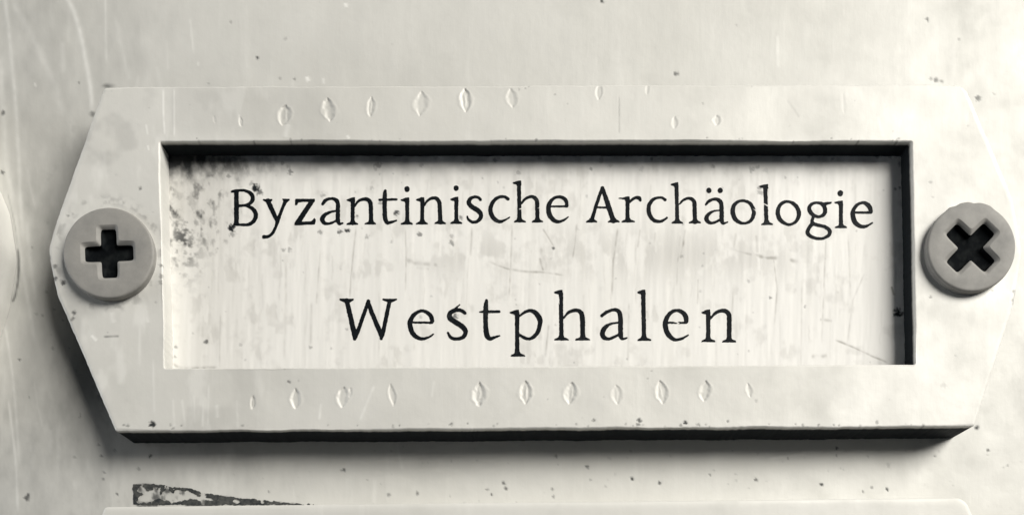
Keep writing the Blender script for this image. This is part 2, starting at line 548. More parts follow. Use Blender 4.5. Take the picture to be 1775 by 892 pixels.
def plate_mesh(name, ns, rows, detail, off=(0, 0), rot=0.0):
    po, mo = rounded(OUT)
    pi, mi = rounded(INN)
    A = sections(pi, mi, ns)
    B = sections(po, mo, ns)
    if detail:                                        # hand-cut, slightly uneven edges
        for Q, am in ((A, .9), (B, 1.3)):
            nn = normals2(Q)
            Q += nn * ((fbm(Q[:, 0], Q[:, 1], 60, 41, 3) - 0.5) * 2.2 * am + (fbm(Q[:, 0], Q[:, 1], 7, 43, 2) - 0.5) * 0.9 * am)[:, None]
    nA, nB = normals2(A), normals2(B)
    bi = 2.2
    nx_ = sstep(.3, .9, np.abs(nB[:, 0]))
    kk = max(3, len(nx_) // 80)
    nx_ = np.mean([np.roll(nx_, j) for j in range(-kk, kk + 1)], axis=0)
    bo = (2.4 + 5.5 * nx_)[:, None] if detail else 8.0     # side edges are more worn than top and bottom
    bz = 0.10
    RU, RZ, FM = [], [], []
    for z in np.linspace(0.3, HP - bz, 9):
        RU.append(A); RZ.append(np.full(len(A), z)); FM.append(0.0)
    for k in range(1, 6):
        w = math.pi / 2 * k / 6
        RU.append(A + nA * bi * (1 - math.cos(w))); RZ.append(np.full(len(A), HP - bz + bz * math.sin(w))); FM.append(0.3)
    A2, B2 = A + nA * bi, B - nB * bo
    for k in range(rows + 1):
        t = k / rows
        RU.append(A2 * (1 - t) + B2 * t); RZ.append(np.full(len(A), HP)); FM.append(1.0)
    for k in range(1, 6):
        w = math.pi / 2 * (1 - k / 6)
        RU.append(B - nB * bo * (1 - math.cos(w))); RZ.append(np.full(len(A), HP - bz + bz * math.sin(w))); FM.append(0.3)
    for z in np.linspace(HP - bz, 0.0, 9):
        RU.append(B); RZ.append(np.full(len(A), z)); FM.append(0.0)
    RU = np.array(RU); RZ = np.array(RZ); FM = np.array(FM)[:, None]
    u, v = RU[..., 0].copy(), RU[..., 1].copy()
    dirt_shade_, scuff_ = np.zeros_like(u), np.zeros_like(u)
    zz = (fbm(u, v, 300, 31, 3) - 0.5) * 0.10
    if detail:
        zz = plate_relief(u, v)
        spots(u, v, PL_SPOTS, dirt_shade_)
        lines(u, v, PL_LINES, dirt_shade_, 0.4)
        lines(u, v, PL_SCUFF, scuff_, 0.4)
        # worn paint and grime round the left screw and on the lower left
        mk_ = fbm(u, v, 13, 51, 4)
        r_ = np.hypot(u - 187, v - 440)
        dirt_shade_ = np.maximum(dirt_shade_, 0.30 * np.exp(-((r_ - 92) / 9) ** 2) * sstep(.45, .7, mk_) * (FM > .5))
        dirt_shade_ = np.maximum(dirt_shade_, 0.16 * sstep(700, 200, u) * sstep(.50, .72, fbm(u, v, 70, 52, 4)))
        dirt_shade_ = np.maximum(dirt_shade_, 0.085 * sstep(288, 302, u) * sstep(720, 430, u) * sstep(246, 215, v) * (0.6 + 0.8 * fbm(u, v, 45, 58, 3)))  # dull reflection on the upper left rail, painted as a grey band
        scuff_ = np.maximum(scuff_, 0.30 * sstep(700, 300, u) * sstep(.55, .75, fbm(u, v, 34, 57, 4, 2.4)))
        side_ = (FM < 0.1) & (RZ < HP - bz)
        dirt_shade_ = np.where(side_, np.where((np.arange(RU.shape[1])[None, :] >= sum(ns[:3])) & (np.arange(len(RU))[:, None] < 20), 0.04, 0.985), dirt_shade_)     # shade painted on: sides near black, lit left window wall kept clean
        zz = zz - dirt_shade_ * 0.02 + scuff_ * 0.01
    zz = zz * np.clip(FM * 2, 0, 1)
    if rot or off != (0, 0):
        c, s_ = math.cos(rot), math.sin(rot)
        du, dv = u - 925, v - 445
        u = 925 + du * c - dv * s_ + off[0]
        v = 445 + du * s_ + dv * c + off[1]
    k = SC * (D - HP) / D
    X = (u - VU) * k * MM
    Z = -(v - VV) * k * MM
    Y = -(RZ + zz) * MM
    return grid_mesh(name, X, Y, Z, {'dirt_shade': dirt_shade_, 'scuff': scuff_}, wrap=True)


def to_local(o, parent):
    o.location = [-c for c in parent.location]


base = W(925, 445, 0)
plate = empty('nameplate', base)
tag(plate, 'cream painted metal nameplate holder with pointed ends and dented rim around the lettered card', 'nameplate', 'nameplate holders on the panel')
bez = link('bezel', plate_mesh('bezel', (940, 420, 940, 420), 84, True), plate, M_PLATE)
to_local(bez, plate)

# neighbours: the one below and the one to the left, only their edges show
pb = empty('nameplate', W(925, 1172, 0))
tag(pb, 'second cream nameplate holder below, only its top edge showing at the bottom of the picture', 'nameplate', 'nameplate holders on the panel')
me_low = plate_mesh('bezel', (300, 120, 300, 120), 14, False, (3, 721), math.radians(-0.42))
b2 = link('bezel', me_low, pb, M_PLATE)
to_local(b2, pb)
pl_ = empty('nameplate', W(-823, 465, 0))
tag(pl_, 'neighbouring nameplate holder at the left, only its rounded tip entering the picture', 'nameplate', 'nameplate holders on the panel')
me_left = plate_mesh('bezel', (300, 120, 300, 120), 14, False, (-1781, -20), 0.0)
b3 = link('bezel', me_left, pl_, M_PLATE)
to_local(b3, pl_)

# ------------------------------------------------------------------ the card
def card_relief(u, v):
    return (fbm(u, v, 240, 61, 3) - 0.5) * 0.09 + (fbm(u + 0.03 * v, v, 15, 65, 3, 9.0) - 0.5) * 0.045 + (fbm(u, v, 9, 63, 3, 3.0) - 0.5) * 0.006


uc = np.arange(276, 1606, 1.5)
vc = np.arange(236, 662, 1.5)
U, V = np.meshgrid(uc, vc)
dirt_shade = np.zeros_like(U)
stain = np.zeros_like(U)
rc = random.Random(17)
cracks = []
for _ in range(120):
    x = rc.uniform(330, 1560)
    y0 = rc.choice([rc.uniform(285, 330), rc.uniform(390, 440), rc.uniform(390, 440), rc.uniform(470, 580)])
    l = rc.uniform(30, 120)
    k = rc.uniform(-0.05, 0.02)
    n_ = 5
    pts = [(x + k * l * j / n_ + rc.uniform(-1.6, 1.6), y0 + l * j / n_) for j in range(n_ + 1)]
    cracks.append((pts, rc.uniform(1.2, 2.1), rc.uniform(0.06, 0.24)))
cracks += [([(618, 385), (612, 440), (608, 480), (606, 520)], 1.5, .6), ([(1000, 385), (997, 420), (992, 450)], 2.0, .75),
           ([(1071, 392), (1067, 425), (1063, 450), (1060, 520)], 2.2, .8), ([(1188, 395), (1184, 425), (1178, 450)], 2.4, .85),
           ([(1180, 400), (1175, 450), (1173, 500)], 1.8, .55), ([(888, 385), (885, 460), (882, 520)], 1.7, .6),
           ([(818, 390), (817, 420), (815, 445)], 2.0, .55), ([(940, 395), (950, 410), (962, 430)], 2.0, .55), ([(935, 445), (942, 470)], 2.4, .7),
           ([(1110, 395), (1105, 430)], 1.9, .5), ([(1135, 400), (1134, 440)], 2.4, .5), ([(951, 560), (945, 620)], 1.8, .6),
           ([(1210, 480), (1209, 530)], 1.6, .5), ([(1545, 495), (1548, 505), (1550, 512)], 2.0, .9), ([(1340, 440), (1347, 500), (1342, 566)], 1.7, .6),
           ([(555, 430), (550, 500), (548, 530)], 1.7, .45), ([(702, 380), (704, 450), (702, 510)], 1.5, .55), ([(540, 520), (538, 600)], 2.4, .35),
           ([(495, 440), (495, 520), (492, 630)], 2.6, .32), ([(1432, 400), (1428, 500), (1424, 600)], 1.7, .5), ([(1470, 400), (1474, 520)], 1.7, .4),
           ([(1271, 500), (1268, 560)], 1.8, .5), ([(1090, 520), (1088, 630)], 1.8, .4), ([(1390, 480), (1388, 640)], 1.7, .35),
           ([(1276, 400), (1272, 432), (1285, 436)], 2.4, .6), ([(1310, 405), (1313, 440)], 3.2, .5), ([(382, 540), (380, 640)], 1.6, .35),
           ([(1500, 470), (1478, 520), (1468, 600)], 1.6, .4)]
cracks = [(p_, w_ * 0.95, s_ * 0.72) for p_, w_, s_ in cracks]
lines(U, V, cracks, stain, 0.6)
tears = [([(703, 450), (725, 456), (750, 458), (775, 462)], 4.5, .42), ([(720, 464), (745, 466)], 3.5, .35), ([(772, 466), (792, 472)], 3.5, .4),
         ([(846, 452), (870, 462), (884, 466), (910, 470), (945, 472), (985, 478)], 2.2, .60), ([(935, 428), (945, 452), (946, 470)], 4.0, .45),
         ([(1130, 420), (1138, 442), (1160, 446)], 3.4, .35), ([(1270, 432), (1300, 440), (1330, 446), (1360, 448), (1386, 455)], 3.6, .70),
         ([(1275, 428), (1290, 436)], 4.4, .5), ([(1446, 588), (1480, 602), (1510, 616), (1540, 628)], 1.8, .65), ([(1405, 618), (1435, 616)], 3.2, .5),
         ([(1420, 553), (1444, 556)], 2.6, .4), ([(345, 468), (352, 476)], 3, .3), ([(1202, 434), (1260, 440)], 8, .16), ([(300, 630), (318, 637), (380, 636)], 2.4, .5)]
lines(U, V, [(smooth_pts(p) if len(p) > 2 else p, w, s_ * 0.8) for p, w, s_ in tears], stain, 0.9)
card_spots = [(443, 326, 7.0, 1), (450, 334, 5.5, .75), (436, 318, 4, .4), (401, 395, 7.2, 1), (402, 405, 5, .45), (560, 338, 4, .42), (555, 402, 4.2, .5), (589, 401, 5, .75),
              (602, 399, 4.4, .95), (619, 374, 3.2, .7), (687, 368, 4.6, .9), (636, 410, 4, .4), (727, 406, 4, .65), (799, 377, 3.8, .65), (659, 352, 3.4, .5),
              (783, 409, 3.6, .32), (491, 433, 4, .42), (501, 432, 4, .42), (783, 421, 4.6, .55), (789, 548, 4.6, .75), (1557, 541, 7.5, 1), (1551, 545, 4, .8),
              (357, 592, 3.6, .75), (959, 430, 2.4, .8), (729, 549, 2.4, .3), (644, 325, 4, .3), (1297, 487, 3, .3), (1335, 516, 2.6, .6), (1395, 531, 2.4, .5),
              (503, 298, 5, .6), (655, 286, 7, .6), (650, 291, 5, .4), (396, 306, 4, .5), (730, 286, 4, .35), (574, 603, 3, .4), (537, 601, 3.4, .4), (417, 597, 3, .25),
              (1318, 334, 5, .45), (1317, 326, 4, .5), (1214, 504, 3, .2), (1560, 325, 3, .6), (1552, 327, 2.6, .5), (1485, 400, 2, .3), (304, 600, 3.4, .5), (302, 618, 3, .4)]
for _ in range(70):
    card_spots.append((rc.uniform(330, 1560), rc.uniform(300, 630), rc.uniform(1.4, 2.6), rc.uniform(.08, .32)))
for _ in range(46):
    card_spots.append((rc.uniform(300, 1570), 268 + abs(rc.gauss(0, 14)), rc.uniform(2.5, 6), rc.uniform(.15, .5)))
spots(U, V, card_spots, dirt_shade)
# black mould in the upper left corner and down the left side
mk = fbm(U, V, 11, 71, 5, 1.5)
m2 = fbm(U, V, 34, 73, 3)
stain = np.maximum(stain, 0.34 * np.exp(-((U - 310) / 75) ** 2 - ((V - 340) / 110) ** 2) * (0.5 + mk))
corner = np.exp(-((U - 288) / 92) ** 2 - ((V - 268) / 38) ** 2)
dirt_shade = np.maximum(dirt_shade, np.clip(corner * 1.6 - 0.12 + (mk - .5) * 1.2 * sstep(0, .25, corner), 0, 1) * 0.95)
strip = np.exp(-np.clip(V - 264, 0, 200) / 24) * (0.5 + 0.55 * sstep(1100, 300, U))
dirt_shade = np.maximum(dirt_shade, strip * np.clip((m2 - .36) * 3.2, 0, 1) * 0.85)  # mould along the top, darkened further to paint in the rim's shadow
dirt_shade = np.maximum(dirt_shade, 0.75 * np.exp(-((U - 380) / 100) ** 2 - ((V - 282) / 25) ** 2) * np.clip((mk - .3) * 3, 0, 1))
left = sstep(470, 330, U - 18 * m2) * sstep(285, 310, V) * sstep(500, 380, V)
dirt_shade = np.maximum(dirt_shade, left * np.clip((mk - .545) * 4.4, 0, 1) * np.clip(m2 * 1.5, 0, 1) * 0.95)
lf2 = np.exp(-((U - 318) / 30) ** 2 - ((V - 415) / 62) ** 2)
dirt_shade = np.maximum(dirt_shade, lf2 * np.clip((fbm(U, V, 9, 77, 4) - .47) * 4.5, 0, 1) * .85)
stain = np.maximum(stain, 0.30 * sstep(400, 300, U) * sstep(560, 380, V) * sstep(.42, .7, m2))
stain = np.maximum(stain, 0.20 * sstep(.50, .72, fbm(U, V, 46, 83, 4, 0.8)) * sstep(.35, .6, fbm(U, V, 10, 84, 3, 2.5)))
stain = np.maximum(stain, 0.26 * np.exp(-((V - 440) / 42) ** 2) * sstep(640, 800, U) * sstep(1460, 1300, U) * sstep(.42, .62, fbm(U, V, 26, 85, 4, 1.6)))
rt = np.exp(-((U - 1585) / 24) ** 2)
dirt_shade = np.maximum(dirt_shade, rt * 0.35 * sstep(.45, .7, fbm(U, V, 22, 79, 4, 1.8)))
z = CZ + card_relief(U, V) - dirt_shade * 0.01 - stain * 0.012
X, Y, Z = W(U, V, CZ + 0 * U)
card = link('name_card', grid_mesh('name_card', X, -z * MM, Z, {'dirt_shade': dirt_shade, 'stain': stain}), None, M_CARD)
tag(card, 'aged off-white card with two lines of black serif lettering set in the holder window', 'name card')
# plain backs of the cards in the neighbouring holders
for par, off in ((pb, (3, 721)), (pl_, (-1781, -20))):
    uu, vv = np.meshgrid(np.linspace(276, 1606, 30) + off[0], np.linspace(236, 662, 12) + off[1])
    X, Y, Z = W(uu, vv, CZ + 0 * uu)
    zz = np.zeros_like(uu)
    o = link('name_card', grid_mesh('name_card', X, Y, Z, {'dirt_shade': zz, 'stain': zz}), par, M_CARD)
    to_local(o, par)

# ------------------------------------------------------------------ flat shapes traced from a distance field
def contour_mesh(name, u0, v0, step, F, zfun, thick):
    """F < 0 is inside; returns a thin raised mesh with real edges"""
    R, Cc = F.shape
    F = np.where(F == 0, -1e-6, F)
    ins = F < 0
    vid, verts, faces, segs = {}, [], [], []

    def vert(key, x, y):
        i = vid.get(key)
        if i is None:
            i = len(verts)
            vid[key] = i
            verts.append((u0 + x * step, v0 + y * step))
        return i
    cnt = ins[:-1, :-1].astype(int) + ins[1:, :-1] + ins[:-1, 1:] + ins[1:, 1:]
    for r, c in zip(*np.nonzero(cnt)):
        cs = ((r, c), (r, c + 1), (r + 1, c + 1), (r + 1, c))
        poly, cross = [], []
        for k in range(4):
            p, q = cs[k], cs[(k + 1) % 4]
            fp, fq = F[p], F[q]
            if fp < 0:
                poly.append(vert(('c',) + p, p[1], p[0]))
            if (fp < 0) != (fq < 0):
                t = fp / (fp - fq)
                key = (p, q) if p < q else (q, p)
                i = vert(key, p[1] + (q[1] - p[1]) * t, p[0] + (q[0] - p[0]) * t)
                poly.append(i)
                cross.append((i, fp < 0))
        if len(poly) >= 3:
            faces.append(poly)
            if len(cross) == 2:
                a_, b_ = cross
                segs.append((a_[0], b_[0]) if a_[1] else (b_[0], a_[0]))
    P = np.array(verts)
    zt = zfun(P[:, 0], P[:, 1])
    Xt, Yt, Zt = W(P[:, 0], P[:, 1], np.full(len(P), zt.mean()))
    top = np.stack([Xt, -(zt + thick) * MM, Zt], -1)
    bot = np.stack([Xt, -(zt - 0.02) * MM, Zt], -1)
    n = len(P)
    fs = [f_[::-1] for f_ in faces] + [[a_, b_, b_ + n, a_ + n] for a_, b_ in segs]
    me = bpy.data.meshes.new(name)
    me.from_pydata(np.concatenate([top, bot]).tolist(), [], fs)
    me.update()
    return me


def sd_stroke(gx, gy, pts, closed=False, smooth=True):
    P = smooth_pts(pts, 6, closed) if smooth and len(pts) > 2 else np.array(pts, float)
    d = np.full(gx.shape, 1e9)
    for a_, b_ in zip(P[:-1], P[1:]):
        e = b_[:2] - a_[:2]
        t = np.clip(((gx - a_[0]) * e[0] + (gy - a_[1]) * e[1]) / max(e @ e, 1e-9), 0, 1)
        d = np.minimum(d, np.hypot(gx - a_[0] - t * e[0], gy - a_[1] - t * e[1]) - (a_[2] + t * (b_[2] - a_[2])))
    return d


def sd_poly(gx, gy, pts, rnd=4.0):
    P = np.array(pts, float)
    d = np.full(gx.shape, 1e18)
    inside = np.zeros(gx.shape, bool)
    for i in range(len(P)):
        a_, b_ = P[i], P[(i + 1) % len(P)]
        e = b_ - a_
        t = np.clip(((gx - a_[0]) * e[0] + (gy - a_[1]) * e[1]) / max(e @ e, 1e-9), 0, 1)
        d = np.minimum(d, np.hypot(gx - a_[0] - t * e[0], gy - a_[1] - t * e[1]))
        c = (a_[1] > gy) != (b_[1] > gy)
        with np.errstate(divide='ignore', invalid='ignore'):
            xi = a_[0] + (gy - a_[1]) * e[0] / (e[1] if abs(e[1]) > 1e-9 else 1e-9)
        inside ^= c & (gx < xi)
    return np.where(inside, -d, d) - rnd


def foot(x0, x1, y, xs):
    return ('p', [(x0, y - 3), (x1, y - 3), (x1 - 4, y - 14), (xs + 34, y - 36), (xs + 27, y - 54), (xs - 27, y - 54), (xs - 34, y - 36), (x0 + 4, y - 14)])


def flag(x0, y0, x1, y1, xs):
    return ('p', [(x0, y0), (x1 - 42, y1 + 8), (x1 - 4, y1 + 4), (x1 - 2, y1 + 60), (xs - 26, y1 + 62), (xs - 34, y0 + 22), (x0 + 10, y0 + 12)])


def stem(x, y0, y1, r=28, dx=0):
    return ('l', [(x - dx, y0, r), (x, (y0 + y1) / 2, r - 2), (x + dx, y1 - r * 0.7, r)])


S, P_, Cl, X_ = 's', 'p', 'c', 'x'
# each glyph: origin crop (u0, v0, zoom), shapes in crop pixels
A_ = (390, 310, 8.068); B_ = (600, 310, 8.068); C_ = (800, 310, 8.068); D_ = (1010, 310, 8.068); E_ = (1160, 310, 8.068); F_ = (1310, 310, 8.068)
G_ = (580, 500, 7.396); H_ = (810, 500, 7.396); I_ = (1040, 500, 7.396)
GLYPHS = [
    (A_, [(P_, [(134, 190), (188, 190), (190, 640), (134, 640)]),
          (S, [(95, 178, 14), (140, 170, 20), (205, 162, 16), (275, 165, 19), (345, 192, 24), (384, 240, 28), (382, 300, 28), (345, 345, 22), (275, 368, 15), (190, 375, 13)]),
          (S, [(195, 378, 14), (290, 375, 17), (365, 402, 24), (420, 460, 30), (430, 530, 30), (392, 598, 27), (320, 636, 21), (230, 642, 17), (135, 636, 18)])]),
    (A_, [(S, [(600, 305, 32), (662, 440, 31), (735, 595, 26)]), (P_, [(535, 288), (660, 288), (658, 300), (636, 318), (568, 318), (536, 300)]),
          (S, [(848, 308, 24), (790, 450, 22), (735, 600, 22), (703, 690, 20), (662, 760, 21), (602, 803, 21), (545, 808, 27)]),
          (P_, [(806, 284), (905, 284), (900, 298), (870, 322), (828, 318)])]),
    (A_, [(P_, [(988, 284), (1255, 284), (1246, 318), (1100, 318), (1020, 330), (1005, 362), (984, 362), (984, 300)]),
          (P_, [(1180, 315), (1252, 308), (1062, 600), (1040, 640), (974, 642), (978, 612)]),
          (P_, [(985, 643), (1255, 632), (1266, 570), (1250, 552), (1205, 596), (1050, 606)])]),
    (A_, [(S, [(1366, 352, 20), (1395, 312, 23), (1440, 284, 20), (1500, 276, 19), (1550, 295, 27), (1578, 340, 29), (1580, 450, 28), (1580, 570, 29), (1600, 626, 20), (1648, 616, 10)]),
          (S, [(1565, 445, 11), (1480, 460, 16), (1400, 502, 25), (1362, 560, 32), (1385, 612, 27), (1440, 625, 18), (1510, 608, 16), (1560, 575, 12)])]),
    (B_, [stem(92, 300, 632), flag(8, 292, 122, 258, 92), foot(8, 168, 640, 92),
          (S, [(122, 385, 10), (160, 322, 17), (220, 288, 21), (290, 285, 25), (335, 325, 29), (346, 400, 29), (350, 600, 29)]), foot(262, 415, 636, 350)]),
    (B_, [(S, [(546, 166, 20), (541, 230, 29), (540, 300, 31), (540, 450, 30), (548, 560, 30), (578, 612, 23), (640, 602, 17), (700, 580, 11)]),
          ('l', [(466, 292, 14), (705, 286, 16)])]),
    (B_, [stem(855, 300, 625), flag(768, 292, 882, 260, 855), foot(766, 930, 636, 855), ('l', [(850, 140, 36), (851, 146, 36)])]),
    (B_, [stem(1065, 300, 625), flag(982, 290, 1092, 255, 1065), foot(980, 1142, 634, 1065),
          (S, [(1095, 370, 10), (1130, 315, 16), (1190, 275, 20), (1250, 270, 24), (1296, 310, 28), (1310, 390, 29), (1316, 600, 29)]), foot(1240, 1392, 630, 1316)]),
    (B_, [stem(1542, 290, 615), flag(1463, 286, 1568, 250, 1542), foot(1463, 1622, 626, 1542), ('l', [(1538, 128, 34), (1539, 134, 34)])]),
    (C_, [(S, [(264, 290, 20), (235, 262, 18), (175, 254, 20), (118, 286, 27), (104, 338, 30), (152, 394, 32), (228, 440, 33), (272, 495, 30), (258, 560, 27), (200, 600, 21), (140, 597, 20), (92, 560, 18), (80, 522, 10)])]),
    (C_, [(S, [(648, 282, 24), (600, 252, 20), (530, 256, 20), (455, 305, 26), (410, 390, 29), (410, 470, 31), (452, 550, 30), (530, 596, 23), (600, 578, 15), (672, 537, 7)])]),
    (C_, [stem(808, 70, 600, 28, 4), flag(722, 54, 834, 24, 806), foot(736, 900, 606, 812),
          (S, [(842, 345, 10), (880, 292, 18), (940, 256, 20), (1000, 252, 23), (1045, 288, 27), (1058, 350, 28), (1062, 580, 28)]), foot(985, 1142, 606, 1063),
          (X_, [(780, 430, 4), (838, 415, 9)]), (X_, [(1030, 400, 4), (1095, 412, 3)])]),
    (C_, [('l', [(1235, 385, 12), (1478, 384, 14)]),
          (S, [(1474, 372, 24), (1462, 305, 25), (1412, 264, 23), (1350, 252, 19), (1282, 278, 23), (1228, 350, 29), (1216, 430, 33), (1236, 510, 34), (1290, 573, 29), (1360, 597, 21), (1430, 575, 15), (1494, 530, 7)])]),
    (D_, [('l', [(270, 128, 20), (190, 370, 24), (124, 585, 24)]), ('l', [(278, 130, 24), (345, 330, 33), (430, 585, 34)]), ('l', [(190, 398, 12), (350, 402, 14)]),
          foot(52, 198, 606, 128), foot(358, 515, 606, 434)]),
    (D_, [stem(628, 290, 600), flag(545, 268, 654, 244, 628), foot(548, 730, 606, 634),
          (S, [(655, 335, 10), (690, 292, 18), (740, 264, 20), (788, 268, 25), (806, 300, 18)]), (P_, [(505, 268), (545, 266), (545, 274), (505, 274)])]),
    (D_, [(S, [(1152, 292, 22), (1110, 264, 17), (1050, 264, 17), (982, 292, 23), (932, 360, 27), (922, 440, 28), (946, 520, 28), (1002, 580, 25), (1070, 597, 21), (1130, 576, 17), (1178, 542, 13)])]),
    (D_, [stem(1318, 100, 615, 27, 6), flag(1232, 76, 1336, 50, 1312), foot(1246, 1400, 622, 1324),
          (S, [(1355, 352, 10), (1400, 303, 17), (1460, 275, 19), (1520, 280, 23), (1558, 320, 27), (1566, 400, 28), (1572, 600, 28)]), foot(1490, 1650, 618, 1572)]),
    (E_, [(S, [(514, 358, 14), (550, 316, 20), (610, 286, 19), (672, 288, 24), (718, 325, 28), (732, 390, 29), (735, 560, 29), (752, 618, 20), (818, 603, 9)]),
          (S, [(700, 440, 11), (620, 450, 14), (556, 490, 23), (522, 540, 29), (536, 590, 27), (590, 614, 20), (650, 600, 17), (712, 570, 17)]),
          ('l', [(555, 160, 34), (556, 166, 34)]), ('l', [(712, 160, 34), (713, 166, 34)])]),
    (E_, [(Cl, [(1033, 306, 18), (1112, 330, 22), (1168, 400, 26), (1184, 480, 27), (1148, 575, 23), (1080, 614, 18), (1000, 612, 21), (922, 556, 30), (888, 460, 31), (906, 372, 27), (958, 322, 20)]),
          (X_, [(1150, 400, 2), (1205, 440, 6)])]),
    (E_, [stem(1352, 120, 632, 28, 8), flag(1266, 102, 1382, 74, 1346), foot(1290, 1446, 642, 1366), (X_, [(1322, 345, 6), (1372, 372, 12)])]),
    (F_, [(Cl, [(452, 318, 19), (532, 348, 24), (588, 420, 28), (604, 500, 28), (568, 590, 23), (480, 638, 18), (402, 618, 22), (336, 560, 30), (308, 470, 30), (330, 382, 26), (382, 332, 22)])]),
    (F_, [(Cl, [(862, 332, 19), (930, 350, 25), (970, 420, 28), (955, 492, 26), (880, 528, 19), (802, 502, 25), (752, 440, 28), (756, 380, 24), (802, 342, 20)]),
          (P_, [(930, 335), (1060, 322), (1056, 340), (985, 366)]), (S, [(812, 520, 20), (788, 576, 22), (792, 615, 27)]),
          (Cl, [(792, 634, 27), (880, 648, 23), (970, 670, 23), (1032, 722, 27), (1026, 780, 25), (960, 824, 20), (880, 836, 21), (782, 812, 23), (726, 760, 26), (738, 700, 25)])]),
    (F_, [stem(1192, 345, 675), flag(1102, 328, 1216, 304, 1190), foot(1106, 1275, 686, 1194), ('l', [(1182, 198, 38), (1182, 204, 38)])]),
    (F_, [('l', [(1375, 470, 14), (1612, 470, 18)]),
          (S, [(1614, 455, 25), (1590, 390, 32), (1540, 345, 28), (1490, 334, 18), (1420, 362, 23), (1368, 430, 27), (1356, 500, 31), (1380, 590, 33), (1432, 648, 29), (1500, 668, 23), (1570, 650, 17), (1632, 612, 11)])]),
    (G_, [('l', [(157, 155, 29), (262, 610, 32)]), ('l', [(258, 640, 22), (300, 540, 24), (434, 160, 23)]), ('l', [(434, 175, 22), (470, 290, 28), (602, 600, 29)]),
          ('l', [(598, 640, 20), (615, 590, 26), (705, 160, 24)]), (P_, [(68, 132), (242, 132), (238, 148), (195, 172), (120, 168), (70, 144)]),
          (P_, [(618, 132), (797, 132), (793, 144), (738, 170), (680, 168), (620, 144)])]),
    (G_, [('l', [(1000, 432, 12), (1250, 435, 15)]),
          (S, [(1254, 412, 25), (1226, 338, 27), (1162, 292, 21), (1100, 287, 19), (1022, 330, 25), (972, 410, 29), (970, 480, 31), (1000, 568, 30), (1062, 625, 26), (1130, 642, 19), (1210, 620, 13), (1270, 578, 7)])]),
    (G_, [(S, [(1672, 314, 20), (1620, 278, 22), (1550, 276, 25), (1484, 312, 30), (1478, 372, 33), (1552, 430, 33), (1638, 485, 33), (1680, 550, 29), (1648, 618, 25), (1570, 643, 20), (1492, 625, 19), (1454, 562, 12)]),
          ('l', [(1545, 262, 14), (1604, 205, 7)])]),
    (H_, [(S, [(246, 152, 18), (240, 210, 28), (236, 300, 30), (236, 450, 30), (250, 590, 34), (292, 638, 24), (350, 622, 17), (412, 603, 10)]), ('l', [(158, 300, 8), (220, 296, 16), (408, 294, 17)])]),
    (H_, [stem(640, 310, 850, 28), flag(548, 302, 662, 268, 636), foot(562, 738, 866, 644),
          (S, [(672, 352, 12), (730, 304, 17), (800, 282, 21), (870, 304, 29), (926, 380, 33), (932, 450, 29), (906, 550, 27), (850, 618, 23), (790, 642, 19), (722, 622, 19), (675, 592, 14)])]),
    (H_, [stem(1204, 60, 650, 28, 3), flag(1115, 44, 1222, 14, 1204), foot(1116, 1296, 661, 1206),
          (S, [(1235, 375, 10), (1300, 304, 19), (1370, 278, 21), (1430, 284, 25), (1466, 325, 29), (1478, 420, 31), (1481, 630, 29)]), foot(1390, 1572, 661, 1482),
          (X_, [(1172, 60, 3), (1180, 200, 5)])]),
    (I_, [(S, [(26, 345, 21), (80, 303, 20), (150, 274, 18), (210, 272, 23), (252, 312, 29), (264, 400, 30), (265, 580, 30), (286, 640, 20), (345, 630, 9)]),
          (S, [(230, 435, 11), (140, 450, 15), (72, 492, 27), (32, 560, 31), (46, 620, 29), (110, 643, 19), (180, 620, 17), (240, 585, 15)])]),
    (I_, [stem(560, 60, 655, 28, 5), flag(480, 44, 582, 10, 556), foot(486, 652, 666, 564)]),
    (I_, [('l', [(860, 434, 12), (1100, 438, 14)]),
          (S, [(1108, 420, 27), (1098, 350, 31), (1050, 298, 25), (980, 277, 19), (902, 312, 25), (846, 400, 29), (838, 480, 31), (866, 570, 31), (922, 633, 27), (980, 653, 19), (1060, 635, 15), (1133, 592, 9)]),
          (X_, [(960, 425, 5), (1015, 440, 6)])]),
    (I_, [stem(1388, 310, 670), flag(1304, 302, 1412, 266, 1388), foot(1306, 1475, 681, 1388),
          (S, [(1422, 375, 11), (1480, 312, 19), (1550, 282, 23), (1610, 284, 27), (1650, 325, 29), (1658, 400, 29), (1655, 650, 29)]), foot(1570, 1740, 686, 1656)]),
]
STEP = 0.9


def letter_mesh(spec):
    (u0, v0, k), shapes = spec
    allp = np.array([p[:2] for kd, ps in shapes for p in ps if kd != X_], float)
    lo, hi = allp.min(0) - 55, allp.max(0) + 55
    st = STEP * k
    xs = np.arange(lo[0], hi[0], st)
    ys = np.arange(lo[1], hi[1], st)
    gx, gy = np.meshgrid(xs, ys)
    d = np.full(gx.shape, 1e9)
    for kd, ps in shapes:
        if kd == X_:
            continue
        if kd == P_:
            q = sd_poly(gx, gy, ps)
        else:
            q = sd_stroke(gx, gy, ps, kd == Cl, kd != 'l')
        hh = np.clip(0.5 + 0.5 * (d - q) / 9.0, 0, 1)              # soft join, ink fills the crotches
        d = np.where(d > 1e8, q, d * (1 - hh) + q * hh - 9.0 * hh * (1 - hh))
    for kd, ps in shapes:
        if kd == X_:
            d = np.maximum(d, -sd_stroke(gx, gy, ps, False, False))
    U_, V_ = u0 + gx / k, v0 + gy / k
    d = d + (fbm(U_, V_, 3.2, 81, 3) - 0.5) * 9.0 - 1.0              # ragged ink edge
    return contour_mesh('letter', u0 + xs[0] / k, v0 + ys[0] / k, STEP, d / k, lambda a_, b_: CZ + card_relief(a_, b_), 0.012)


for g_ in GLYPHS:
    link('letter', letter_mesh(g_), card, M_INK)

